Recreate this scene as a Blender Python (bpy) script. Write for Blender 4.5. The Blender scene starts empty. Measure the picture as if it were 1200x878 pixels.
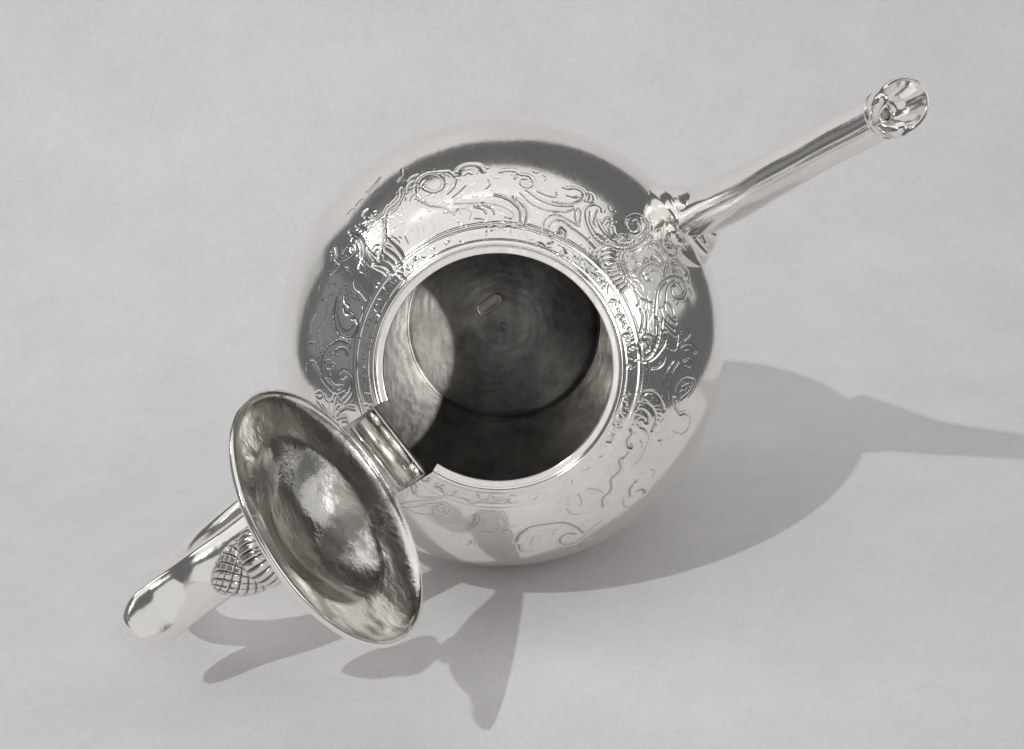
import bpy, math
import numpy as np
from mathutils import Matrix, Vector

S = 0.065                                   # body radius in metres; every number below is in body radii
C = bpy.context.scene.collection
sc = bpy.context.scene

# ------------------------------------------------------------------ camera, world, lamps, exposure
ROT = np.array([[0.99460212, 0.10201611, -0.01895628],
                [-0.0398578, 0.20694912, -0.97753947],
                [-0.09580179, 0.97301838, 0.20989817]])     # teapot axes -> world (the pot lies on its belly)
CAM = np.array([0.04105631, -5.69086545, 2.90766272])
FWD = np.array([0.0, 0.93942209, -0.3427625])
RIGHT = np.array([0.99467953, -0.03531058, -0.09677705])
UP = np.array([0.10301763, 0.34093884, 0.93442392])

cam_d = bpy.data.cameras.new('camera')
cam = bpy.data.objects.new('camera', cam_d)
C.objects.link(cam)
cam_d.sensor_width = 36.0
cam_d.lens = 46.5004
cam_d.shift_x = -0.0015
cam_d.shift_y = 0.003
cam_d.clip_start = 0.01
cam_d.clip_end = 100
m = Matrix.Identity(4)
for i in range(3):
    m[i][0], m[i][1], m[i][2] = RIGHT[i], UP[i], -FWD[i]
    m[i][3] = CAM[i] * S
cam.matrix_world = m
sc.camera = cam

w = bpy.data.worlds.new('World')
sc.world = w
w.use_nodes = True
bg = w.node_tree.nodes['Background']
bg.inputs['Color'].default_value = (0.98, 0.99, 1.0, 1)
bg.inputs['Strength'].default_value = 0.125

sc.view_settings.view_transform = 'Standard'
sc.view_settings.look = 'None'
sc.view_settings.exposure = -0.05
sc.view_settings.gamma = 1.0
sc.cycles.max_bounces = 14
sc.cycles.glossy_bounces = 10
sc.cycles.caustics_reflective = True
sc.cycles.blur_glossy = 0.6
sc.cycles.use_denoising = True


def lamp(name, kind, loc, power, color=(1, 1, 1), target=(0, 0, 1), size=None, radius=None):
    d = bpy.data.lights.new(name, kind)
    d.energy = power * S * S
    d.color = color
    if kind == 'AREA':
        d.shape = 'RECTANGLE'
        d.size, d.size_y = size[0] * S, size[1] * S
    if radius is not None:
        d.shadow_soft_size = radius * S
    o = bpy.data.objects.new(name, d)
    C.objects.link(o)
    o.location = [c * S for c in loc]
    v = Vector(target) - Vector(loc)
    o.rotation_euler = v.to_track_quat('-Z', 'Y').to_euler()
    return o


lamp('key_lamp', 'POINT', (-9.0, -10.4, 15.3), 4700, (0.975, 0.985, 1.0), radius=0.17)
lamp('overhead_softbox', 'AREA', (0.8, -0.9, 9.5), 318, (1.0, 0.985, 0.97), (0.8, -0.9, 0), (17, 8.6))
lamp('left_softbox', 'AREA', (-8.2, 2.0, 9.0), 40, (1, 0.99, 0.98), (0, 0, 1), (2.0, 2.0))
lamp('left_fill', 'AREA', (-13.0, -1.0, 4.0), 22, (1, 0.985, 0.97), (0, 0, 1), (11, 7))  # added dim fill, lifts the dark reflections on the left of the globe
lamp('right_softbox', 'AREA', (9.0, -4.0, 4.8), 70, (1, 0.985, 0.98), (0, 0, 1), (3.5, 5.0))
lamp('right_bounce', 'AREA', (11.5, -2.6, 4.9), 105, (1, 0.985, 0.97), (0, -2.6, 4.6), (11.5, 7.4))
lamp('front_softbox', 'AREA', (-0.5, -15.0, 5.1), 300, (1.0, 0.985, 0.97), (0, 0, 5.0), (17, 10.4))
lamp('backdrop_fill', 'AREA', (-0.6, 0.2, 9.3), 42, (1.0, 0.99, 0.98), (-0.4, 4.7, 7.9), (8, 2.4))  # added fill out of view, brightens the upper sheet for the globe's pale rim
lamp('right_strip', 'AREA', (10.5, 4.6, 3.4), 9, (1, 0.98, 0.95), (0, 0, 1.2), (1.3, 5.5))
lamp('left_strip', 'AREA', (-10.0, 6.2, 2.6), 9, (1, 0.98, 0.95), (0, 0, 1.2), (1.6, 5.5))
beam = lamp('mouth_spot', 'SPOT', (4.9, -11.2, 3.9), 17500, (1, 0.985, 0.96), (0.06, -0.85, 1.2), radius=0.10)
beam.data.spot_size = math.radians(5.9)
beam.data.spot_blend = 0.3

# ------------------------------------------------------------------ helpers
OFF = ROT.T @ np.array([0, 0, 1.0])          # the root sits where the belly touches the paper


def new_mat(name):
    mt = bpy.data.materials.new(name)
    mt.use_nodes = True
    nt = mt.node_tree
    return mt, nt, nt.nodes['Principled BSDF']


def node(nt, kind, **kw):
    n = nt.nodes.new(kind)
    for k, v in kw.items():
        if k in n.inputs:
            n.inputs[k].default_value = v
        else:
            setattr(n, k, v)
    return n


def silver(name, base=(0.965, 0.955, 0.94), rough=0.12, tarnish=None, t_col=(0.35, 0.33, 0.30), t_rough=0.35,
           scale=18.0, lo=0.45, hi=0.62, bump=0.06, scratch=0.25, rings=0.0, cut=False):
    mt, nt, p = new_mat(name)
    L = nt.links.new
    tc = node(nt, 'ShaderNodeTexCoord')
    p.inputs['Metallic'].default_value = 1.0
    nz = node(nt, 'ShaderNodeTexNoise', Scale=scale / S * 0.065, Detail=6.0, Roughness=0.62)
    L(tc.outputs['Object'], nz.inputs['Vector'])
    # fine polishing scratches: stretched noise
    mp = node(nt, 'ShaderNodeMapping')
    mp.inputs['Rotation'].default_value = (0.4, 0.7, 0.5)
    mp.inputs['Scale'].default_value = (900, 90, 500)
    L(tc.outputs['Object'], mp.inputs['Vector'])
    sn = node(nt, 'ShaderNodeTexNoise', Scale=1.0, Detail=3.0)
    L(mp.outputs[0], sn.inputs['Vector'])
    rr = node(nt, 'ShaderNodeMapRange')
    rr.inputs['From Min'].default_value = 0.3
    rr.inputs['From Max'].default_value = 0.75
    rr.inputs['To Min'].default_value = rough * 0.8
    rr.inputs['To Max'].default_value = rough * 1.35
    L(sn.outputs[0], rr.inputs['Value'])
    if tarnish:
        ramp = node(nt, 'ShaderNodeMapRange')
        ramp.inputs['From Min'].default_value = lo
        ramp.inputs['From Max'].default_value = hi
        ramp.inputs['To Max'].default_value = tarnish
        L(nz.outputs[0], ramp.inputs['Value'])
        mx = node(nt, 'ShaderNodeMix', data_type='RGBA')
        mx.inputs[6].default_value = (*base, 1)
        mx.inputs[7].default_value = (*t_col, 1)
        L(ramp.outputs[0], mx.inputs[0])
        L(mx.outputs[2], p.inputs['Base Color'])
        mr = node(nt, 'ShaderNodeMix', data_type='FLOAT')
        mr.inputs[3].default_value = t_rough
        L(rr.outputs[0], mr.inputs[2])
        L(ramp.outputs[0], mr.inputs[0])
        L(mr.outputs[0], p.inputs['Roughness'])
    else:
        p.inputs['Base Color'].default_value = (*base, 1)
        L(rr.outputs[0], p.inputs['Roughness'])
    if cut:
        # dark patina left in the cut lines, and thin cloudy tarnish
        at = node(nt, 'ShaderNodeAttribute', attribute_name='cut')
        ct = node(nt, 'ShaderNodeMix', data_type='RGBA')
        ct.inputs[6].default_value = (*base, 1)
        ct.inputs[7].default_value = (0.22, 0.20, 0.175, 1)
        L(at.outputs['Fac'], ct.inputs[0])
        cl = node(nt, 'ShaderNodeTexNoise', Scale=30.0, Detail=8.0, Roughness=0.7)
        L(tc.outputs['Object'], cl.inputs['Vector'])
        cr = node(nt, 'ShaderNodeMapRange')
        cr.inputs['From Min'].default_value = 0.5
        cr.inputs['From Max'].default_value = 0.75
        cr.inputs['To Max'].default_value = 0.35
        L(cl.outputs[0], cr.inputs['Value'])
        cm = node(nt, 'ShaderNodeMix', data_type='RGBA')
        cm.inputs[7].default_value = (0.72, 0.69, 0.62, 1)
        L(ct.outputs[2], cm.inputs[6])
        L(cr.outputs[0], cm.inputs[0])
        L(cm.outputs[2], p.inputs['Base Color'])
    b1 = node(nt, 'ShaderNodeBump', Strength=bump, Distance=0.0008)
    L(nz.outputs[0], b1.inputs['Height'])
    b2 = node(nt, 'ShaderNodeBump', Strength=scratch * 0.2, Distance=0.0002)
    L(sn.outputs[0], b2.inputs['Height'])
    L(b1.outputs[0], b2.inputs['Normal'])
    if rings:
        # turning and planishing marks, concentric with the pot
        mpr = node(nt, 'ShaderNodeMapping')
        mpr.inputs['Location'].default_value = tuple(-OFF * S)
        L(tc.outputs['Object'], mpr.inputs['Vector'])
        wv = node(nt, 'ShaderNodeTexWave', wave_type='RINGS', rings_direction='Z', Scale=95.0, Distortion=9.0, Detail=4.0)
        wv.inputs['Detail Scale'].default_value = 1.2
        L(mpr.outputs[0], wv.inputs['Vector'])
        b3 = node(nt, 'ShaderNodeBump', Strength=rings, Distance=0.0006)
        L(wv.outputs[0], b3.inputs['Height'])
        L(b2.outputs[0], b3.inputs['Normal'])
        L(b3.outputs[0], p.inputs['Normal'])
    else:
        L(b2.outputs[0], p.inputs['Normal'])
    return mt


SILVER = (0.965, 0.95, 0.92)
M_BODY = silver('polished_silver', SILVER, rough=0.12, scale=26, bump=0.16)
M_GLOBE = silver('engraved_silver', SILVER, rough=0.13, scale=26, bump=0.16, cut=True)
M_TRIM = silver('silver_trim', SILVER, rough=0.13, scale=40, bump=0.12, tarnish=0.35, lo=0.55, hi=0.75, t_col=(0.6, 0.58, 0.54), t_rough=0.25)
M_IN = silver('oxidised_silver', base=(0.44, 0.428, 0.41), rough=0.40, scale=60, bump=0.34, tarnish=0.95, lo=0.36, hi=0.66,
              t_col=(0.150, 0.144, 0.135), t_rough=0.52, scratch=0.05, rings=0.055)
M_FINIAL = silver('finial_silver', (0.86, 0.84, 0.79), rough=0.16, scale=60, bump=0.15, cut=True)
M_PATCH = silver('solder_silver', base=(0.66, 0.63, 0.58), rough=0.42, scale=90, bump=0.5, tarnish=0.6, lo=0.4, hi=0.65, t_col=(0.4, 0.37, 0.33), t_rough=0.5, scratch=0.05)
M_LID_IN = silver('tarnished_lid_silver', base=(0.90, 0.882, 0.845), rough=0.17, scale=52, bump=0.75, tarnish=0.82, lo=0.515, hi=0.60,
                  t_col=(0.26, 0.24, 0.21), t_rough=0.33, scratch=0.2)
M_HINGE = silver('worn_hinge_silver', base=(0.78, 0.755, 0.70), rough=0.24, scale=70, bump=0.25, tarnish=0.85, lo=0.42, hi=0.62,
                 t_col=(0.30, 0.275, 0.24), t_rough=0.4)


def mesh_np(name, V, F, mat, parent=None, smooth=True, pot=True, mats=None, fmat=None):
    """V (n,3) in body radii, F (k,4|3) int array or list of such arrays -> one mesh object."""
    V = np.asarray(V, float)
    if pot:
        V = V + OFF
    V = V * S
    if not isinstance(F, list):
        F = [F]
    me = bpy.data.meshes.new(name)
    loops = np.concatenate([f.reshape(-1) for f in F]).astype(np.int32)
    sizes = np.concatenate([np.full(len(f), f.shape[1]) for f in F]).astype(np.int32)
    starts = np.concatenate([[0], np.cumsum(sizes)[:-1]]).astype(np.int32)
    me.vertices.add(len(V))
    me.vertices.foreach_set('co', V.astype(np.float32).reshape(-1))
    me.loops.add(len(loops))
    me.loops.foreach_set('vertex_index', loops)
    me.polygons.add(len(sizes))
    me.polygons.foreach_set('loop_start', starts)
    me.polygons.foreach_set('loop_total', sizes)
    me.polygons.foreach_set('use_smooth', np.full(len(sizes), smooth))
    for mm in (mats or [mat]):
        me.materials.append(mm)
    if fmat is not None:
        me.polygons.foreach_set('material_index', np.asarray(fmat, np.int32))
    me.update(calc_edges=True)
    me.validate()
    o = bpy.data.objects.new(name, me)
    C.objects.link(o)
    if parent is not None:
        o.parent = parent
    return o


def set_cut(o, c):
    """how much dark patina sits at each vertex"""
    at = o.data.attributes.new('cut', 'FLOAT', 'POINT')
    at.data.foreach_set('value', np.ascontiguousarray(c, np.float32).reshape(-1))


def grid_faces(nu, nv, wrap_u=False, wrap_v=False, base=0, flip=False):
    iu = np.arange(nu if wrap_u else nu - 1)
    iv = np.arange(nv if wrap_v else nv - 1)
    a, b = np.meshgrid(iu, iv, indexing='ij')
    a2, b2 = (a + 1) % nu, (b + 1) % nv
    f = np.stack([a * nv + b, a2 * nv + b, a2 * nv + b2, a * nv + b2], -1).reshape(-1, 4) + base
    return f[:, ::-1] if flip else f


def catmull(P, n):
    P = np.asarray(P, float)
    Q = np.vstack([2 * P[0] - P[1], P, 2 * P[-1] - P[-2]])
    t = np.linspace(0, len(P) - 1, n)
    i = np.minimum(t.astype(int), len(P) - 2)
    s = (t - i)[:, None]
    a, b, c, d = Q[i], Q[i + 1], Q[i + 2], Q[i + 3]
    return 0.5 * (2 * b + (c - a) * s + (2 * a - 5 * b + 4 * c - d) * s ** 2 + (3 * b - a - 3 * c + d) * s ** 3)


def lathe(profile, n=160, per=6):
    """profile (r, z) list -> V, F about z; smooth along."""
    P = np.asarray(profile, float)
    th = np.linspace(0, 2 * np.pi, n, endpoint=False)
    V = np.stack([P[None, :, 0] * np.cos(th)[:, None], P[None, :, 0] * np.sin(th)[:, None],
                  np.broadcast_to(P[None, :, 1], (n, len(P)))], -1)
    return V.reshape(-1, 3), grid_faces(n, len(P), wrap_u=True)


def to_frame(V, org, ex, ey, ez):
    return np.asarray(org) + V[:, :1] * np.asarray(ex) + V[:, 1:2] * np.asarray(ey) + V[:, 2:] * np.asarray(ez)


# directions in the teapot's own frame
OUT = np.array([0.7996, 0.6006, 0.0])        # towards the spout
OUT /= np.linalg.norm(OUT)
HN = np.array([OUT[1], -OUT[0], 0.0])        # hinge axis (to the lower right of the picture)
ZZ = np.array([0, 0, 1.0])


AZ = math.radians(35.5)                      # spout and handle sit a touch askew of the hinge
OUT2 = np.array([math.cos(AZ), math.sin(AZ), 0.0])
HN2 = np.array([OUT2[1], -OUT2[0], 0.0])


def sym(r, z, lat=0.0):
    return r * OUT2 + z * ZZ + lat * HN2


# ------------------------------------------------------------------ the paper sweep
def paper():
    y0, rad, top = 1.3, 3.4, math.radians(84)
    prof = [(y, 0.0) for y in np.linspace(-16, y0, 50)]
    for a in np.linspace(0, top, 50)[1:]:
        prof.append((y0 + rad * math.sin(a), rad * (1 - math.cos(a))))
    nb = len(prof)
    for t in np.linspace(0, 3.4, 14)[1:]:
        prof.append((y0 + rad * math.sin(top) + t * math.cos(top), rad * (1 - math.cos(top)) + t * math.sin(top)))
    P = np.array(prof)
    xs = np.linspace(-1, 1, 60)
    dep = P[:, 0] + 5.7
    wl = np.maximum(3.2 + 0.36 * dep, 5.0)
    wr = np.maximum(0.30 + 0.405 * dep, 2.0) + 1.1 * np.clip(-P[:, 0] - 2, 0, 5)
    X = np.where(xs[:, None] < 0, xs[:, None] * wl[None], xs[:, None] * wr[None])
    V = np.stack([X, np.broadcast_to(P[None, :, 0], X.shape), np.broadcast_to(P[None, :, 1], X.shape)], -1)
    # the sheet was cut at a slant: its top edge drops to the right
    zc = P[nb - 1, 1]
    V[:, nb:, 2] = zc + (V[:, nb:, 2] - zc) * np.clip(1.0 - 0.28 * np.clip(V[:, nb:, 0] - 0.8, 0, 9), 0.06, 1)
    # a slight waviness of the sheet
    V[..., 2] += 0.012 * np.sin(1.7 * V[..., 0] + 0.8 * V[..., 1]) * np.clip((np.hypot(V[..., 0], V[..., 1]) - 2.0) / 2, 0, 1)
    mt, nt, p = new_mat('white_paper')
    L = nt.links.new
    tc = node(nt, 'ShaderNodeTexCoord')
    n1 = node(nt, 'ShaderNodeTexNoise', Scale=9.0, Detail=4.0)
    L(tc.outputs['Object'], n1.inputs['Vector'])
    wv1 = node(nt, 'ShaderNodeTexNoise', Scale=1.0, Detail=2.0)
    mp = node(nt, 'ShaderNodeMapping')
    mp.inputs['Scale'].default_value = (250, 1400, 900)
    L(tc.outputs['Object'], mp.inputs['Vector'])
    L(mp.outputs[0], wv1.inputs['Vector'])
    wv2 = node(nt, 'ShaderNodeTexNoise', Scale=1.0, Detail=2.0)
    mp2 = node(nt, 'ShaderNodeMapping')
    mp2.inputs['Scale'].default_value = (1400, 250, 250)
    L(tc.outputs['Object'], mp2.inputs['Vector'])
    L(mp2.outputs[0], wv2.inputs['Vector'])
    ad = node(nt, 'ShaderNodeMath', operation='ADD')
    L(wv1.outputs[0], ad.inputs[0])
    L(wv2.outputs[0], ad.inputs[1])
    mx = node(nt, 'ShaderNodeMix', data_type='RGBA')
    mx.inputs[6].default_value = (0.790, 0.776, 0.777, 1)
    mx.inputs[7].default_value = (0.828, 0.817, 0.820, 1)
    L(n1.outputs[0], mx.inputs[0])
    # broad faint unevenness and the thread-like grain of the sheet
    n2 = node(nt, 'ShaderNodeTexNoise', Scale=26.0, Detail=5.0, Roughness=0.7)
    L(tc.outputs['Object'], n2.inputs['Vector'])
    gm = node(nt, 'ShaderNodeMath', operation='MULTIPLY_ADD')
    gm.inputs[1].default_value = 0.55
    L(ad.outputs[0], gm.inputs[0])
    L(n2.outputs[0], gm.inputs[2])
    gr = node(nt, 'ShaderNodeMapRange')
    gr.inputs['From Min'].default_value = 0.65
    gr.inputs['From Max'].default_value = 1.45
    gr.inputs['To Min'].default_value = 0.90
    gr.inputs['To Max'].default_value = 1.07
    L(gm.outputs[0], gr.inputs['Value'])
    vm = node(nt, 'ShaderNodeVectorMath', operation='SCALE')
    L(mx.outputs[2], vm.inputs[0])
    L(gr.outputs[0], vm.inputs['Scale'])
    L(vm.outputs[0], p.inputs['Base Color'])
    p.inputs['Roughness'].default_value = 0.75
    p.inputs['Specular IOR Level'].default_value = 0.25
    b = node(nt, 'ShaderNodeBump', Strength=0.12, Distance=0.0006)
    L(ad.outputs[0], b.inputs['Height'])
    L(b.outputs[0], p.inputs['Normal'])
    o = mesh_np('ground', V.reshape(-1, 3), grid_faces(60, len(P)), mt, pot=False)
    o['kind'] = 'structure'
    o['label'] = 'seamless pale grey paper sheet under and behind the teapot'
    return o


paper()

# ------------------------------------------------------------------ teapot root
pot = bpy.data.objects.new('teapot', None)
C.objects.link(pot)
mw = Matrix.Identity(4)
for i in range(3):
    for j in range(3):
        mw[i][j] = ROT[i, j]
pot.matrix_world = mw
pot['label'] = 'round polished silver teapot lying on its belly with its engraved shoulder and open lid'
pot['category'] = 'teapot'

R_IN, R_OUT = 0.447, 0.484                   # the mouth: inner edge of the ledge, outer edge of the rim
Z_RIM = math.sqrt(1 - R_OUT ** 2)
PH0 = math.asin(R_OUT)                        # polar angle of the rim


def body_r(ph):
    """slightly flattened globe: radius against polar angle"""
    return np.ones_like(ph)


# engraving field -------------------------------------------------
NT, NP = 2600, 290
PH1 = math.radians(68)


# chased scrolls, leaves and shells of the shoulder: polylines of (azimuth, polar angle) in tenths of a degree;
# '!' marks the deeper cuts
STROKES = (
    '1046,522 1079,532 1108,541 1133,536 1151,515 1159,490 1154,468 1134,437 1104,421|1165,474 1135,435 1089,411 1061,382|1095,532 1077,524 1067,505 '
    '1070,478 1086,466 1110,469 1130,489 1133,505 1122,515|1046,520 1034,501 1032,480 1045,460 1065,448|1134,551 1153,552 1168,543|1141,520 1158,533 '
    '1173,524 1182,504|1188,546 1165,552|1192,532 1203,507 1230,491 1260,488 1283,469|!1018,499 1016,518 1000,529 977,529 956,520 945,498|1003,496 991,503 '
    '980,496|896,496 877,501 850,501 838,493|931,473 927,456 938,444|1051,414 1008,406 942,399 893,390 855,377 840,364 848,355 873,357|!911,422 876,414 '
    '844,400 819,380 811,353|!851,418 823,405 799,386 790,359 796,344|1029,395 1008,387 999,372 1009,359|!983,393 957,385 944,372|!956,396 925,385 '
    '914,369|936,359 926,350|1058,389 1039,393 1038,378|1057,364 1046,351 1028,344|1093,398 1076,394 1058,382|989,358 961,354 932,340 891,333 '
    '840,337|879,345 861,337 830,339|1051,434 1027,445 1004,461|1049,422 1026,427|1229,464 1229,463|1218,467 1218,465|1217,452 1217,450|1242,459 '
    '1242,457|1232,450 1232,448|1229,438 1229,436|!1289,474 1302,438 1331,415 1359,397|1324,400 1309,372 1308,349|1339,397 1329,371 1329,354|1233,407 '
    '1260,366|1198,397 1217,365|1183,387 1185,368|1145,392 1158,350|1303,410 1293,389|1295,413 1283,387|849,476 847,494 831,491 808,491 794,478 792,463 '
    '802,453 818,452 830,461 829,476 816,480|848,415 827,395 813,368 812,340|809,444 762,424 703,421 647,440|828,433 780,405 718,399 667,413 '
    '639,433|772,447 741,442 716,445 709,456 714,461|698,483 682,485 668,494 648,497 632,489 633,469 651,449 681,434 715,429|679,463 662,466 '
    '644,475|627,497 612,504 599,495 599,480 620,472|620,502 612,494 610,480|783,347 747,346 720,345 722,366 712,383 692,394 669,396 633,394 '
    '598,395|598,395 621,407 632,428 626,441 614,431 599,396|675,331 696,343 699,361 685,379 659,386|!664,349 645,354 662,364 652,365 633,360 '
    '627,347|664,386 619,379 560,374 507,368|559,470 565,480 587,478 602,461 601,438 581,414 544,395 506,391 469,403 434,422 413,450 405,493 410,528 '
    '423,551 446,557 469,544 482,515 477,491 458,481 440,486 432,505 441,520 457,525 462,513|590,449 574,422 535,405 497,406|571,466 566,441 555,424 '
    '569,430|564,446 544,431 510,421 471,423 459,447|536,441 534,462 523,468|498,434 509,441 504,453 488,442 462,439|450,547 425,541 413,517 '
    '414,476|599,360 593,358|583,367 577,365|562,366 556,365|583,353 577,351|557,354 551,353|539,363 533,362|539,351 533,350|524,360 518,359|508,357 '
    '502,356|495,368 489,368|524,346 518,345|504,348 498,347|489,357 482,356|458,416 461,421|453,420 456,425|447,424 450,429|441,428 445,433|436,433 '
    '440,438|432,438 435,443|428,444 431,449|425,450 428,454|420,563 406,555 396,533|400,581 378,572 357,537|426,560 415,578|!480,378 439,399|!469,368 '
    '429,391|!455,362 421,381|!442,357 412,377|!423,353 401,374|!407,347 389,371|!387,343 373,370|!367,341 356,368|!344,341 338,367|!320,342 '
    '323,368|430,416 416,395 383,381 340,377 304,383|416,430 413,407 384,390 341,386|402,423 399,411 407,408|394,442 363,428 352,435|384,477 386,491 '
    '374,515 355,532 328,537 304,530 285,505 277,483|354,506 327,517 302,512 285,491|348,489 323,496 302,490|312,409 328,418 334,441 329,473 '
    '310,490|326,426 300,425 291,438|318,445 295,445|!355,568 346,596 326,600 306,575 316,544|344,561 323,580|304,546 291,566 268,579 247,588 '
    '242,570|268,551 253,552|117,394 180,408 228,429 257,452 266,481 261,516 243,544 223,555 201,547 188,522 194,499 212,487 233,493 236,511|200,453 '
    '226,465 245,484 247,512 229,529 214,531|201,458 178,468 159,468|224,436 250,457 259,487|202,449 176,444 140,456 128,470|195,429 149,432 '
    '109,457|164,454 137,464|278,379 244,374 240,365|254,386 218,384|233,398 209,393|225,411 185,397|222,370 191,369 135,349|201,383 168,378 '
    '128,366|182,393 121,383|293,378 254,386 220,413|!166,407 125,405 83,392 48,372 36,355 56,341 92,339 105,348 96,363 70,367 65,357|158,428 125,416 '
    '85,424 50,399 28,374 22,349 31,337|125,364 110,382 85,385|165,359 141,364|158,381 131,379|28,416 7,408 -6,391 -6,371|18,361 -27,364 -69,359 '
    '-112,352|12,445 -17,423 -54,415 -113,421|6,465 -26,443 -69,436 -119,446|-8,442 -11,448|-17,438 -19,444|-26,434 -28,440|-34,431 -37,437|-43,429 '
    '-45,435|-52,427 -54,433|-61,426 -63,432|-71,426 -72,432|-80,426 -82,432|77,427 57,432 49,455 91,468|135,429 95,452 88,467|52,475 56,502 45,530 27,544 '
    '20,528|40,487 39,510 27,523|4,482 7,504 -7,519 -21,510 -14,491|97,509 80,515 69,490|-94,464 -70,468 -51,490 -56,529 -70,537 -91,522 -114,491|-77,486 '
    '-71,508 -88,507|-94,481 -81,496|!-120,353 -98,362 -100,390 -118,411 -147,430|-143,348 -131,365 -155,395|-112,464 -139,477 -155,496|!-114,354 -97,366 '
    '-99,388 -117,411 -156,434|!-172,348 -148,350 -144,371 -161,398 -192,418 -231,419|!-170,359 -173,374 -190,391 -207,393|-201,367 -200,378 '
    '-211,388|-206,365 -228,372|-231,377 -237,400 -262,421 -300,430 -340,435 -378,429|-278,398 -285,410 -298,413|!-250,353 -266,363 -298,361 -318,373 '
    '-314,388 -305,377|!-337,386 -358,385 -380,377 -402,400 -428,403 -453,402 -473,420|-340,397 -341,414|-358,402 -373,420|-431,430 -441,443|-327,456 '
    '-316,480|-380,469 -370,492|-356,499 -354,519 -374,529|-110,458 -141,474 -163,503 -158,522 -173,560 -202,566 -222,542 -217,498|-211,474 '
    '-220,469|-212,446 -235,457|-260,457 -252,472 -272,475|-437,490 -412,479 -400,484|-382,346 -365,367|-431,360 -423,369|-453,372 -440,388|!-849,484 '
    '-832,452 -790,428 -731,433 -677,452 -652,493 -643,540|-842,501 -840,536 -825,556 -804,558|-802,503 -789,476 -766,476|-816,543 -806,501|-779,498 '
    '-769,479|-726,486 -717,468 -702,468|!-717,546 -711,520 -685,507 -663,530|-717,546 -706,580 -682,593 -650,566 -609,536 -572,529|-677,637 -648,597 '
    '-618,602 -645,603|-623,552 -574,548|-649,400 -641,428 -616,444|-639,352 -646,383|-625,358 -637,394|-608,361 -642,397|-590,370 -599,417|-526,387 '
    '-511,415|!-473,423 -491,436 -525,441 -545,472|-756,386 -755,390|-742,411 -741,414|-787,414 -785,417|-857,358 -854,361|-955,385 -952,387|-907,377 '
    '-904,380|-1023,438 -996,425 -974,398|-891,377 -876,399|-936,435 -897,416|-474,488 -496,534|-457,507 -429,477|-548,585 -534,602|-888,434 -868,429 '
    '-860,442|-1243,462 -1201,420 -1164,384 -1121,364|-1253,451 -1222,409 -1152,362|-1250,350 -1219,382 -1176,364 -1130,347|-1276,352 -1250,404|!-1271,348 '
    '-1235,382|!-1265,340 -1240,354|-1268,331 -1226,332|!-1262,319 -1215,318|-1258,311 -1212,308|-1271,410 -1255,440|-1273,393 -1251,417|-1103,384 '
    '-1108,396 -1125,398 -1134,387 -1127,373 -1106,367 -1087,379 -1089,398|-1144,397 -1124,423 -1089,440 -1054,448 -1019,444 -990,425 -972,398 '
    '-971,371|-1048,404 -1042,393|-1033,415 -1027,403|-1012,414 -1006,399|-998,421 -986,395 -985,369|-1013,430 -992,406 -993,374|!-1177,323 '
    '-1139,331|-1131,336 -1098,330 -1086,311|-1048,326 -1015,336 -977,331|-1205,447 -1175,437 -1152,428|-1190,424 -1162,417|-1027,467 -1012,492|-999,515 '
    '-989,505 -987,485|-974,508 -968,493|-957,434 -925,437 -901,421|-896,367 -884,393|-927,376 -909,380|-983,444 -956,440|1172,607 1178,579 '
    '1194,562|1196,529 1206,504 1233,493 1257,491 1278,471|1235,625 1259,611 1283,605|1305,592 1330,589|1338,580 1364,590|1331,535 1321,543 1305,537 '
    '1304,512 1318,505 1329,521|1365,523 1353,508 1346,486|1337,499 1317,490 1346,479|1326,477 1304,478|1324,464 1299,463|!1390,527 1379,502 1379,474 '
    '1389,450 1415,432 1445,425|1392,516 1388,485 1396,459 1416,440|1453,539 1467,510 1464,486 1440,470 1419,474 1417,493 1432,505 1448,501|1469,544 '
    '1478,513 1485,487 1521,497|1403,437 1419,396|1385,435 1396,397|1380,447 1380,393|1430,431 1441,397|1475,465 1448,440|!1284,461 1304,441 1320,415 '
    '1359,401 1380,388|!1311,412 1302,365 1308,343|!1337,398 1327,354 1331,335|!1403,392 1379,362 1379,338|1413,390 1400,358 1400,344|1299,413 '
    '1286,382|1570,534 1584,519|1561,520 1568,505|1541,477 1542,462|1521,511 1523,499|1603,496 1601,483 1564,454|!1574,441 1606,436 1640,429 1672,414 '
    '1690,389 1687,365 1661,349 1631,350 1613,363 1618,372|1565,437 1598,427 1628,419 1656,402 1667,382 1657,367 1637,361|!1555,420 1574,412 '
    '1580,395|1543,414 1557,404|!1593,409 1608,400 1607,388|1530,412 1533,398|1545,397 1545,378|1497,413 1513,400 1515,379 1527,355|1592,387 1600,370 '
    '1618,358|1456,416 1464,374|1446,410 1455,374|1436,403 1443,386|1552,357 1576,347 1616,345|1451,365 1441,347|1462,355 1458,346|1508,352 '
    '1503,344|1410,373 1396,349|1384,361 1378,340|1652,500 1678,511 1710,508|1641,458 1670,462 1687,471 1702,477|1715,475 1733,463 1756,459|1742,508 '
    '1741,484 1754,466|!1724,360 1711,369 1708,393 1726,416 1759,441 1789,452 -1779,453 -1748,444 -1720,420|1733,413 1736,408|1740,417 1742,413|1746,421 '
    '1749,417|1753,425 1756,421|1760,429 1762,424|1766,432 1769,428|1772,435 1775,430|!1748,403 1735,390 1736,373 1754,365|1771,428 1760,410 '
    '1765,395|-1798,442 1790,436 1785,424|-1763,440 -1781,433 -1782,423|-1793,421 1794,413 -1800,402 -1791,413|-1764,422 -1745,424 -1727,408 '
    '-1729,383|-1759,369 -1747,381 -1751,391 -1766,389 -1779,375 -1768,359 -1743,354 -1702,366 -1676,392|1799,500 -1800,482 -1775,466 -1744,448 '
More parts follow.
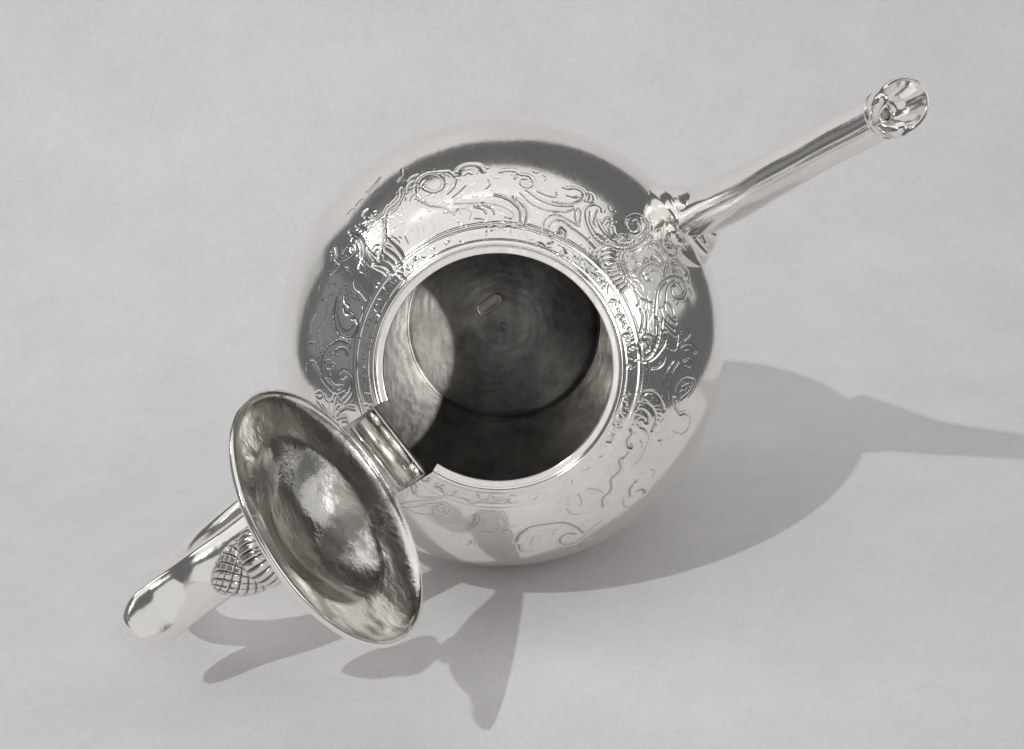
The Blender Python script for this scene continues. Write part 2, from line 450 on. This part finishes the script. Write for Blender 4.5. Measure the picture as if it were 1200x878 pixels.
    '-1720,424|-1702,487 -1709,472 -1698,461 -1688,477 -1695,489|-1698,453 -1672,443|-1675,430 -1697,417 -1689,411 -1664,425|-1622,451 -1651,449 '
    '-1679,437|-1625,446 -1649,433 -1671,419|-1624,442 -1645,427 -1658,411|-1630,457 -1649,463 -1667,470|-1627,463 -1649,472 -1678,490|-1626,429 -1644,392 '
    '-1633,363|-1640,416 -1650,383 -1646,363|-1609,444 -1613,402 -1596,400 -1601,418|-1693,406 -1668,397|-1707,379 -1662,414|-1739,354 -1689,361 '
    '-1659,388|1773,354 -1785,356|1757,339 -1787,339|-1668,338 -1642,324|1797,314 -1757,318 -1720,315|1798,326 -1757,326|-579,371 -588,401 '
    '-599,412|-540,373 -521,393 -508,420|-545,389 -528,412|-546,583 -535,603|!-461,514 -443,488 -420,482 -410,486|!-436,521 -424,535 -428,566|-484,505 '
    '-496,534 -492,564|-471,586 -464,596 ')


def engrave():
    global CUT
    dth = 2 * np.pi / NT
    dph = (PH1 - PH0) / (NP - 1)
    rng = np.random.default_rng(4)

    def curve(P):
        P = np.asarray(P, float)
        if len(P) > 2:
            P = catmull(P, len(P) * 10)
        d = np.hypot(np.diff(P[:, 0]) * 0.75, np.diff(P[:, 1]))
        L = np.r_[0, np.cumsum(d)]
        n = max(2, int(L[-1] / 0.0022))
        t = np.linspace(0, L[-1], n)
        return np.c_[np.interp(t, L, P[:, 0]), np.interp(t, L, P[:, 1])]

    thin, deep, fine = [], [], []
    for w_ in STROKES.split('|'):
        w_ = w_.strip()
        P = np.radians(np.array([[int(v) for v in p.split(',')] for p in w_.lstrip('!').split()]) / 10.0)
        P[:, 0] = np.unwrap(P[:, 0])
        if len(P) == 2:                          # a single tick of the graver is never quite straight
            v = P[1] - P[0]
            P = np.array([P[0], (P[0] + P[1]) / 2 + np.array([-v[1], v[0]]) * rng.uniform(-0.28, 0.28), P[1]])
            if w_[0] != '!':
                fine.append(curve(P))
                continue
        c = curve(P)
        (deep if w_[0] == '!' else thin).append(c)
        Lc = np.hypot(np.diff(c[:, 0]) * 0.75, np.diff(c[:, 1])).sum()
        if Lc < 0.11 or len(P) < 4:
            continue
        # the finer line that keeps company with each scroll, and its row of leaf veins
        T = np.gradient(c, axis=0) * [0.75, 1.0]
        T /= np.linalg.norm(T, axis=1)[:, None] + 1e-9
        side = 1.0 if rng.uniform() < 0.5 else -1.0
        N_ = np.c_[-T[:, 1] / 0.75, T[:, 0]] * side
        n = len(c)
        i0, i1 = int(n * 0.08), int(n * rng.uniform(0.75, 0.95))
        fine.append(c[i0:i1] + N_[i0:i1] * 0.0135)
        for i in range(int(n * 0.15), int(n * 0.9), 9):
            if rng.uniform() < 0.5:
                continue
            l = rng.uniform(0.014, 0.03)
            t_ = T[i] / [0.75, 1.0]
            fine.append(curve([c[i] - N_[i] * 0.006, c[i] - N_[i] * (0.006 + 0.6 * l) + t_ * 0.25 * l, c[i] - N_[i] * (0.006 + 0.9 * l) + t_ * 0.8 * l]))
    # small leaf tips and curls that fill the ground between the scrolls
    for k in range(230):
        t, p = rng.uniform(0, 2 * np.pi), math.radians(rng.uniform(36, 52))
        a, l, q = rng.uniform(0, 2 * np.pi), rng.uniform(0.018, 0.05), rng.choice([-1, 1])
        u = np.linspace(0, 1, 5)
        ang = a + q * u ** 1.5 * rng.uniform(1.2, 3.2)
        xy = np.cumsum(np.stack([np.cos(ang), np.sin(ang)], -1) * l / 5, axis=0)
        fine.append(curve(np.c_[t + xy[:, 0] / 0.68, p + xy[:, 1]]))
    # the chased border round the mouth: small dashes, dots and curls
    for k in range(320):
        t, p = rng.uniform(0, 2 * np.pi), math.asin(rng.uniform(0.506, 0.540))
        a, l = rng.uniform(0, np.pi), rng.uniform(0.002, 0.013)
        bend = rng.uniform(-0.006, 0.006)
        P = np.array([[t - l * math.cos(a) / 0.52, p - l * math.sin(a)], [t + bend, p + bend],
                      [t + l * math.cos(a) / 0.52, p + l * math.sin(a)]])
        (thin if k % 4 == 0 else fine).append(curve(P))

    def dist(samples, reach):
        D = np.full((NT, NP), 1.0, np.float32)
        Q = np.vstack(samples)
        it = np.round(Q[:, 0] / dth).astype(int)
        ip = np.round((Q[:, 1] - PH0) / dph).astype(int)
        ok = (ip > 0) & (ip < NP)
        Q, it, ip = Q[ok], it[ok], ip[ok]
        sp = np.sin(Q[:, 1])
        for da in range(-int(reach / (dth * 0.5)), int(reach / (dth * 0.5)) + 1):
            x = ((it + da) * dth - Q[:, 0]) * sp
            for db in range(-int(reach / dph) - 1, int(reach / dph) + 2):
                jp = ip + db
                y = PH0 + jp * dph - Q[:, 1]
                m_ = (jp >= 0) & (jp < NP)
                np.minimum.at(D, ((it + da)[m_] % NT, jp[m_]), np.hypot(x, y)[m_].astype(np.float32))
        return D

    Hh = np.zeros((NT, NP), np.float32)
    CUT = np.zeros((NT, NP), np.float32)
    for samples, sg, dp in ((thin, 0.0042, 0.0021), (deep, 0.0064, 0.0037), (fine, 0.0034, 0.0008)):
        D = dist(samples, sg * 3.6)
        CUT = np.maximum(CUT, min(1.0, dp / 0.0030) * np.exp(-(D / (0.8 * sg)) ** 2))
        Hh += -dp * np.exp(-(D / sg) ** 2) + 0.12 * dp * np.exp(-((D - 2.1 * sg) / (0.85 * sg)) ** 2)
    ph = np.linspace(PH0, PH1, NP)
    r = np.sin(ph)
    for rc, sg, dp in ((0.497, 0.0030, 0.003), (0.5015, 0.0022, 0.002), (0.546, 0.0030, 0.0022), (0.556, 0.0042, -0.0025), (0.566, 0.0030, 0.0026)):
        Hh -= (dp * np.exp(-((r - rc) / sg) ** 2))[None].astype(np.float32)
    # worn edges: the cuts have been polished soft
    Hh = (2 * Hh + np.roll(Hh, 1, 0) + np.roll(Hh, -1, 0)) / 4
    Hh[:, 1:-1] = (2 * Hh[:, 1:-1] + Hh[:, :-2] + Hh[:, 2:]) / 4
    return Hh


H = engrave()


def undulate(D):
    """the globe was raised by hand: faint hollows and flats"""
    rng = np.random.default_rng(11)
    out = np.zeros(D.shape[:-1])
    for k in range(26):
        v = rng.normal(size=3)
        v *= rng.uniform(4, 17) / np.linalg.norm(v)
        out += np.sin(D @ v + rng.uniform(0, 6.28)) / np.linalg.norm(v) ** 1.6
    return 0.0042 * out


def body_mesh():
    th = np.linspace(0, 2 * np.pi, NT, endpoint=False)
    ph = np.linspace(PH0, PH1, NP)
    sp, cp = np.sin(ph), np.cos(ph)
    dirs = np.stack([sp[None] * np.cos(th)[:, None], sp[None] * np.sin(th)[:, None], np.broadcast_to(cp[None], (NT, NP))], -1)
    rr = 1.0 + H + undulate(dirs) * np.clip((ph - PH0) / 0.12, 0, 1)[None]
    Va = np.stack([rr * sp[None] * np.cos(th)[:, None], rr * sp[None] * np.sin(th)[:, None], rr * cp[None]], -1)
    # hinge notch: leave out the faces of the cut-out
    X = Va @ OUT
    Y = Va @ HN
    cut = (X < -0.36) & (X > -0.70) & (np.abs(Y) < 0.172)
    F = grid_faces(NT, NP, wrap_u=True, flip=True)
    keep = ~cut.reshape(-1)[F].all(1)
    F = F[keep]
    n0 = NT * NP
    # lower globe, 4 times coarser; the seam lies beyond the engraved band
    nt2 = 320
    th2 = np.linspace(0, 2 * np.pi, nt2, endpoint=False)
    ph2 = np.linspace(PH1 - 0.002, math.radians(148), 120)
    Vb = np.stack([np.sin(ph2)[None] * np.cos(th2)[:, None], np.sin(ph2)[None] * np.sin(th2)[:, None],
                   np.broadcast_to(np.cos(ph2)[None], (nt2, 120))], -1)
    Vb = Vb * (1 + undulate(Vb))[..., None]
    Fb = grid_faces(nt2, 120, wrap_u=True, base=n0, flip=True)
    return np.vstack([Va.reshape(-1, 3), Vb.reshape(-1, 3)]), np.vstack([F, Fb])


V, F = body_mesh()
body = mesh_np('body', V, F, M_GLOBE, pot)
cv = np.zeros(len(V), np.float32)
cv[:NT * NP] = 0.75 * CUT.reshape(-1)
set_cut(body, cv)

# rim step, ledge and inner wall
def arc_sector(profile, half_gap, n=400):
    """lathe that leaves out the hinge gap (|angle to -OUT| < half_gap)"""
    a0 = math.atan2(-OUT[1], -OUT[0])
    th = np.linspace(a0 + half_gap, a0 + 2 * np.pi - half_gap, n)
    P = np.asarray(profile, float)
    V = np.stack([P[None, :, 0] * np.cos(th)[:, None], P[None, :, 0] * np.sin(th)[:, None],
                  np.broadcast_to(P[None, :, 1], (n, len(P)))], -1)
    return V.reshape(-1, 3), grid_faces(n, len(P), flip=True)


GAP = math.asin(0.172 / R_OUT)
z0 = Z_RIM
prof = [(0.525, 0.811), (R_IN + 0.001, z0 - 0.043), (R_IN, z0 - 0.040), (R_IN, z0 - 0.030), (R_IN + 0.002, z0 - 0.0245), (R_IN + 0.005, z0 - 0.024), (R_IN + 0.007, z0 - 0.024), (R_OUT - 0.014, z0 - 0.024), (R_OUT - 0.011, z0 - 0.024), (R_OUT - 0.0085, z0 - 0.021),
        (R_OUT - 0.006, z0 - 0.004), (R_OUT - 0.001, z0 + 0.002), (R_OUT + 0.003, z0 - 0.001)]
V, F = arc_sector(prof, GAP)
mesh_np('mouth_rim', V, F, M_TRIM, pot)

# inside
ri = 0.965
ZB = -0.87
RB = 0.487
prof = [(ri * math.sin(p), ri * math.cos(p)) for p in np.linspace(math.asin(0.520 / ri), math.pi - math.asin(RB / ri), 90)]
V, F = lathe(prof, 200)
mesh_np('inner_wall', V, F[:, ::1], M_IN, pot)
zb = -math.sqrt(ri ** 2 - RB ** 2)


def on_base(x, y):
    """the base is a shallow dome pushed up into the pot"""
    r = np.hypot(x, y)
    return zb + 0.012 + 0.055 * (1 - (r / RB) ** 2)


prof = [(RB + 0.008, zb + 0.010), (RB + 0.004, zb - 0.004), (RB, zb - 0.006), (RB - 0.004, zb + 0.004), (RB - 0.012, zb + 0.012)] + \
       [(r, on_base(r, 0)) for r in np.linspace(RB - 0.022, 0.0, 26)]
V, F = lathe(prof, 160)
mesh_np('base_plate', V, F, M_IN, pot)
# foot: low ring and outer bottom
zf = -math.cos(math.radians(180 - 148))
prof = [(math.sin(math.radians(148)), zf), (0.50, zf - 0.02), (0.49, zf - 0.045), (0.505, zf - 0.07), (0.49, zf - 0.085), (0.44, zf - 0.08), (0.40, zf - 0.02), (0.0, zf + 0.0)]
V, F = lathe(prof, 120)
mesh_np('foot', V, F[:, ::-1], M_BODY, pot)


# oblong patch and punched centre on the base
def bar_patch():
    n = 40
    ang = math.radians(35)
    a = np.linspace(0, 2 * np.pi, n, endpoint=False)
    rows = []
    for k, hgt in ((1.25, -0.004), (1.12, 0.006), (1.0, 0.009), (0.8, 0.004), (0.0, 0.004)):
        cx = np.where(np.cos(a) >= 0, 0.04, -0.04)
        x = (cx + 0.028 * np.cos(a)) * (k if k < 1 else 1) + (k - 1) * 0.028 * np.cos(a) * (k >= 1)
        y = 0.028 * np.sin(a) * k
        rows.append((x, y, hgt))
    V = []
    for x, y, hgt in rows:
        X = -0.065 + x * math.cos(ang) - y * math.sin(ang)
        Y = 0.115 + x * math.sin(ang) + y * math.cos(ang)
        V.append(np.stack([X, Y, on_base(X, Y) + hgt], -1))
    V = np.stack(V, 1)
    mesh_np('repair_patch', V.reshape(-1, 3), grid_faces(n, len(rows), wrap_u=True, flip=True), M_PATCH, pot)


bar_patch()
prof = [(0.022, on_base(0, 0) - 0.002), (0.019, on_base(0, 0) + 0.005), (0.014, on_base(0, 0) + 0.004), (0.011, on_base(0, 0) - 0.012), (0.0, on_base(0, 0) - 0.014)]
V, F = lathe(prof, 32)
mesh_np('punch_mark', V, F[:, ::-1], M_IN, pot)

# ------------------------------------------------------------------ hinge
def extrude_profile(P, y0, y1, org, ex, ez, ey, n=2, cap=True):
    """P: (x, z) open polyline, swept along ey."""
    P = np.asarray(P, float)
    ys = np.linspace(y0, y1, n)
    V = np.stack([np.broadcast_to(P[None, :, 0], (n, len(P))), np.broadcast_to(ys[:, None], (n, len(P))),
                  np.broadcast_to(P[None, :, 1], (n, len(P)))], -1).reshape(-1, 3)
    F = [grid_faces(n, len(P), wrap_v=True)]
    if cap:
        F.append(np.arange(len(P))[None, :])
        F.append((np.arange(len(P)) + (n - 1) * len(P))[None, ::-1])
    return to_frame(V, org, ex, ey, ez), F


def circ(cx, cz, r, a0=0, a1=360, n=20):
    a = np.radians(np.linspace(a0, a1, n))
    return [(cx + r * math.cos(t), cz + r * math.sin(t)) for t in a]


# the bed: a plate let into the notch of the body, stepping down into the mouth
P = [(-0.715, 0.64), (-0.715, 0.705), (-0.66, 0.745), (-0.56, 0.80), (-0.492, 0.829), (-0.486, 0.823), (-0.486, 0.772), (-0.50, 0.757), (-0.61, 0.68)]
V, F = extrude_profile(P, -0.170, 0.170, (0, 0, 0), OUT, ZZ, HN)
mesh_np('hinge_bed', V, F, M_HINGE, pot, smooth=False)
# knuckles: tubes end to end along the hinge line, and two half-round beads beside them
for y0, y1 in ((-0.160, -0.098), (-0.093, 0.093), (0.098, 0.160)):
    V, F = extrude_profile(circ(-0.506, 0.838, 0.016, 0, 345, 28), y0, y1, (0, 0, 0), OUT, ZZ, HN)
    mesh_np('knuckle', V, F, M_HINGE, pot)
V, F = extrude_profile(circ(-0.553, 0.852, 0.028, 0, 350, 36), -0.158, 0.158, (0, 0, 0), OUT, ZZ, HN)
mesh_np('hinge_tube', V, F, M_HINGE, pot)
V, F = extrude_profile(circ(-0.598, 0.846, 0.013, 0, 345, 28), -0.158, 0.158, (0, 0, 0), OUT, ZZ, HN)
mesh_np('hinge_bead', V, F, M_HINGE, pot)

# ------------------------------------------------------------------ lid
LC = np.array([-0.5737, -0.441185, 1.420782])
LU = np.array([-0.190051, -0.142748, 0.971341])
LH = np.array([0.557897, -0.829811, -0.012792])
LN = np.array([-0.807856, -0.539478, -0.237345])
LR = 0.494

lid_in = [(0.0, 0.166), (0.08, 0.161), (0.16, 0.143), (0.23, 0.113), (0.285, 0.082), (0.32, 0.062), (0.342, 0.053), (0.365, 0.048), (0.395, 0.041),
          (0.43, 0.031), (0.46, 0.020), (0.478, 0.009), (0.487, -0.002), (0.494, -0.007)]
lid_out = [(0.494, -0.007), (0.501, -0.007), (0.507, -0.002), (0.508, 0.006), (0.503, 0.015), (0.495, 0.021), (0.475, 0.034), (0.45, 0.048), (0.41, 0.056), (0.36, 0.062), (0.32, 0.076), (0.26, 0.112),
           (0.20, 0.145), (0.13, 0.172), (0.07, 0.185), (0.0, 0.188)]


def dense(P, n):
    return catmull(P, n)


V1, F1 = lathe(dense(lid_in, 110), 260)
rng = np.random.default_rng(5)
hm = np.zeros(len(V1))
for k in range(40):                          # hammer marks and solder ridges inside the lid
    v = rng.normal(size=2)
    v *= rng.uniform(12, 60) / np.linalg.norm(v)
    hm += np.sin(V1[:, :2] @ v + rng.uniform(0, 6.28)) / np.linalg.norm(v)
rad = np.hypot(V1[:, 0], V1[:, 1])
V1[:, 2] += 0.010 * hm * np.clip((0.40 - rad) / 0.06, 0.12, 1)
V, F = to_frame(V1, LC, LH, LU, LN), F1
lid = mesh_np('lid', V, F[:, ::1], M_LID_IN, pot)
V1, F1 = lathe(dense(lid_out, 70), 200)
mesh_np('lid_shell', to_frame(V1, LC, LH, LU, LN), F1, M_BODY, lid)

# finial: base ring, ribbed cup, scaled bud
fin = [(0.0, 0.184), (0.075, 0.186), (0.082, 0.196), (0.078, 0.208), (0.056, 0.218), (0.050, 0.232), (0.058, 0.243)]
V1, F1 = lathe(dense(fin, 40), 64)
mesh_np('finial_base', to_frame(V1, LC, LH, LU, LN), F1, M_TRIM, lid)


def ribbed():
    n, k = 288, 40
    P = dense([(0.058, 0.243), (0.088, 0.252), (0.112, 0.275), (0.121, 0.305), (0.119, 0.335), (0.108, 0.352), (0.098, 0.356)], k)
    th = np.linspace(0, 2 * np.pi, n, endpoint=False)
    env = np.sin(np.linspace(0, np.pi, k)) ** 0.5
    rr = P[None, :, 0] - 0.015 * env[None] * np.exp(-(np.sin(12 * th)[:, None] / 0.34) ** 2)
    V = np.stack([rr * np.cos(th)[:, None], rr * np.sin(th)[:, None], np.broadcast_to(P[None, :, 1], rr.shape)], -1).reshape(-1, 3)
    return V, grid_faces(n, k, wrap_u=True), np.clip((P[None, :, 0] - rr) / 0.013, 0, 1)


V1, F1, ct = ribbed()
set_cut(mesh_np('finial_cup', to_frame(V1, LC, LH, LU, LN), F1, M_FINIAL, lid), ct)


def bud():
    n, k = 256, 120
    P = dense([(0.098, 0.352), (0.106, 0.368), (0.108, 0.395), (0.102, 0.43), (0.088, 0.47), (0.066, 0.51), (0.040, 0.545), (0.016, 0.563), (0.0, 0.566)], k)
    th = np.linspace(0, 2 * np.pi, n, endpoint=False)
    u = np.linspace(0, 1, k)
    A = 16 * th[:, None] / np.pi / 2 * 1.0
    a = A + 5.4 * u[None]
    b = A - 5.4 * u[None]
    ga = np.abs(np.sin(np.pi * a))
    gb = np.abs(np.sin(np.pi * b))
    g = np.exp(-(ga / 0.26) ** 2) + np.exp(-(gb / 0.26) ** 2)
    env = np.clip(np.sin(np.pi * np.clip(u, 0, 1)) * 3, 0, 1)
    rr = P[None, :, 0] * (1 - 0.10 * np.clip(g, 0, 1.3) * env[None])
    V = np.stack([rr * np.cos(th)[:, None], rr * np.sin(th)[:, None], np.broadcast_to(P[None, :, 1], rr.shape)], -1).reshape(-1, 3)
    return V, grid_faces(n, k, wrap_u=True), np.clip(g, 0, 1) * env[None] + 0.8 * np.exp(-(u[None] / 0.03) ** 2)


V1, F1, ct = bud()
set_cut(mesh_np('finial_bud', to_frame(V1, LC, LH, LU, LN), F1, M_FINIAL, lid), ct)
# the lid's leaf of the hinge
V, F = extrude_profile([(-0.03, 0.03), (-0.03, 0.05), (0.05, 0.058), (0.09, 0.05), (0.09, 0.03)], -0.15, 0.15,
                       LC - LU * 0.53, LU, LN, LH)
mesh_np('hinge_leaf', V, F, M_HINGE, lid, smooth=False)


# ------------------------------------------------------------------ swept tubes
def sweep(path, half_lat, half_nrm, n_ring=48, n=120, power=(2.0, 2.0), cap=True, shape=None):
    """path of (r, z) points in the symmetry plane; superellipse section; shape(t, a) scales the radius."""
    P = catmull(path, n * 4)
    sl = np.r_[0, np.cumsum(np.linalg.norm(np.diff(P, axis=0), axis=1))]
    tt = np.linspace(0, 1, n)
    P = np.stack([np.interp(tt * sl[-1], sl, P[:, k]) for k in (0, 1)], -1)
    hl = catmull(np.c_[np.linspace(0, 1, len(half_lat)), half_lat], n)[:, 1]
    hn_ = catmull(np.c_[np.linspace(0, 1, len(half_nrm)), half_nrm], n)[:, 1]
    T = np.gradient(P, axis=0)
    T /= np.linalg.norm(T, axis=1)[:, None]
    Nn = np.c_[-T[:, 1], T[:, 0]]
    a = np.linspace(0, 2 * np.pi, n_ring, endpoint=False)
    ca, sa = np.cos(a), np.sin(a)
    pw = 2 / (power[0] + (power[1] - power[0]) * np.clip(tt * 2.2 - 1.0, 0, 1))[:, None]
    x = np.sign(ca) * np.abs(ca) ** pw
    y = np.sign(sa) * np.abs(sa) ** pw
    k = np.ones((n, n_ring)) if shape is None else shape(tt[:, None], a[None])
    rz = P[:, None, :] + (k * hn_[:, None] * y)[..., None] * Nn[:, None]
    V = rz[..., :1] * OUT2 + rz[..., 1:] * ZZ + (k * hl[:, None] * x)[..., None] * HN2
    F = [grid_faces(n, n_ring, wrap_v=True)]
    if cap:
        F.append(np.arange(n_ring)[None, ::-1])
        F.append((np.arange(n_ring) + (n - 1) * n_ring)[None, :])
    return V.reshape(-1, 3), F


# spout: deep oval root, tapering to a lobed lip
def dented(t, a):
    return 1 + 0.022 * np.sin(2 * a + 7 * t) + 0.016 * np.sin(15 * t + a) + 0.008 * np.sin(31 * t - 2 * a) - 0.05 * np.exp(-((t - 0.33) / 0.07) ** 2)


V, F = sweep([(0.82, 0.06), (0.965, 0.33), (1.10, 0.585), (1.28, 0.875), (1.47, 1.155), (1.645, 1.435)],
             [0.132, 0.112, 0.101, 0.090, 0.081, 0.074], [0.33, 0.235, 0.165, 0.120, 0.094, 0.079], n_ring=96, n=160, cap=False, shape=dented)
spout = mesh_np('spout', V, F, M_BODY, pot)


def lip():
    """flared lip with a pair of rounded lobes on the side that faces the mouth of the pot, hollow inside"""
    n_ring = 120
    ax0 = np.array([1.618, 1.392])
    d = np.array([0.60, 0.80])
    d /= np.linalg.norm(d)
    nn = np.array([-d[1], d[0]])                 # up and back, towards the pot's mouth
    a = np.linspace(0, 2 * np.pi, n_ring, endpoint=False)   # 0 = the lobed side
    w_ = (a + np.pi) % (2 * np.pi) - np.pi
    lob = np.exp(-((np.abs(w_) - 0.66) / 0.42) ** 2) - 0.80 * np.exp(-(w_ / 0.26) ** 2)
    #       s      radius lobes  shear
    rows = [(-0.020, 0.078, 0.0, 0.0), (-0.012, 0.086, 0.0, 0.0), (0.000, 0.090, 0.04, 0.0), (0.010, 0.087, 0.05, 0.0), (0.022, 0.089, 0.12, 0.1), (0.042, 0.093, 0.22, 0.3), (0.065, 0.096, 0.27, 0.6),
            (0.086, 0.097, 0.26, 0.9), (0.104, 0.095, 0.20, 1.0), (0.112, 0.090, 0.10, 1.0), (0.110, 0.083, 0.0, 1.0), (0.100, 0.079, -0.04, 0.85), (0.082, 0.073, -0.02, 0.55),
            (0.060, 0.062, 0.0, 0.25), (0.040, 0.046, 0.0, 0.1), (0.018, 0.030, 0, 0.3), (0.0, 0.022, 0, 0.1), (-0.08, 0.020, 0, 0), (-0.12, 0.0, 0, 0)]
    R_ = catmull(np.array(rows), 110)
    V = []
    for s_, r_, l_, sh in R_:
        rad = 0.94 * r_ * (1 + l_ * lob)
        axial = 0.84 * s_ + sh * (-0.040 * np.cos(a) + 0.044 * lob)
        rz = ax0 + axial[:, None] * d + (rad * np.cos(a))[:, None] * nn
        V.append(rz[:, :1] * OUT2 + rz[:, 1:] * ZZ + (rad * np.sin(a))[:, None] * HN2)
    V = np.array(V)
    return V.reshape(-1, 3), grid_faces(len(R_), n_ring, wrap_v=True)


V, F = lip()
mesh_np('spout_lip', V, F, M_BODY, spout)


def collar():
    """moulded skirt where the spout meets the globe: two reeds on a cone, pointed at the sides"""
    rows = np.array([(0.78, 0.150, 0.200), (0.87, 0.185, 0.232), (0.915, 0.200, 0.252), (0.930, 0.203, 0.262), (0.950, 0.196, 0.262), (0.968, 0.184, 0.250), (0.976, 0.174, 0.230),
                     (0.986, 0.166, 0.228), (1.002, 0.156, 0.238), (1.022, 0.142, 0.234), (1.036, 0.128, 0.216), (1.042, 0.118, 0.196), (1.060, 0.106, 0.185), (1.08, 0.098, 0.17)])
    R_ = catmull(rows, 110)
    a = np.linspace(0, 2 * np.pi, 128, endpoint=False)
    ca, sa = np.cos(a), np.sin(a)
    pw = 2 / 1.9
    x = np.sign(ca) * np.abs(ca) ** pw
    y = np.sign(sa) * np.abs(sa) ** pw
    V = []
    for r, aa, bb in R_:
        zc = 0.31 + (r - 0.93) * 1.25
        rr = r - 0.18 * bb * y
        V.append(rr[:, None] * OUT2 + (zc + bb * y)[:, None] * ZZ + (aa * x)[:, None] * HN2)
    V = np.array(V)
    mesh_np('spout_collar', V.reshape(-1, 3), grid_faces(len(R_), 128, wrap_v=True), M_BODY, spout)


collar()

# the drop-shaped boss that runs from the collar on to the shoulder
prof = dense([(0.0, -0.085), (0.030, -0.075), (0.055, -0.045), (0.066, -0.005), (0.060, 0.035), (0.045, 0.07), (0.03, 0.10)], 40)
V1, F1 = lathe(prof, 64)
bc = sym(0.895, 0.515)
en = bc / np.linalg.norm(bc)
et = OUT2 - en * (en @ OUT2)
et /= np.linalg.norm(et)
V1[:, 0] *= 0.75
mesh_np('spout_boss', to_frame(V1, bc, en, np.cross(et, en), et), F1, M_BODY, spout)

# handle: a broad strap with a drooping spur, and the bow below it
hp = [(-0.74, 0.60), (-0.95, 0.745), (-1.2, 0.865), (-1.38, 0.930), (-1.50, 0.942), (-1.60, 0.966), (-1.68, 1.006), (-1.75, 1.052)]
tl = np.linspace(0, 1, 61)
tip_ = np.sqrt(np.clip(1 - (np.clip(tl - 0.87, 0, 1) / 0.13) ** 2, 0, 1))
V, F = sweep(hp, list(0.119 * tip_ + 0.001), list((0.084 - 0.034 * np.clip((tl - 0.55) / 0.3, 0, 1)) * tip_ ** 0.7 + 0.001), n_ring=96, n=240, power=(2.05, 2.3),
             shape=lambda t, a: 1 - 0.15 * np.exp(-((a - 1.5 * np.pi) / 0.95) ** 2) * np.clip((t - 0.35) / 0.4, 0, 1) + 0.006 * np.sin(3 * a + 11 * t) + 0.006 * np.sin(23 * t))
handle = mesh_np('handle', V, F, M_BODY, pot)
V, F = sweep([(-1.15, 0.83), (-1.38, 0.82), (-1.58, 0.74), (-1.75, 0.55), (-1.82, 0.26), (-1.76, -0.04), (-1.58, -0.29), (-1.32, -0.46), (-1.06, -0.53), (-0.80, -0.52)],
             [0.112, 0.112, 0.11, 0.108, 0.105, 0.103, 0.103, 0.105, 0.11, 0.12], [0.05, 0.055, 0.055, 0.056, 0.056, 0.058, 0.058, 0.06, 0.07, 0.08], n_ring=96, n=150, power=(2.6, 2.6))
mesh_np('handle_bow', V, F, M_BODY, handle)
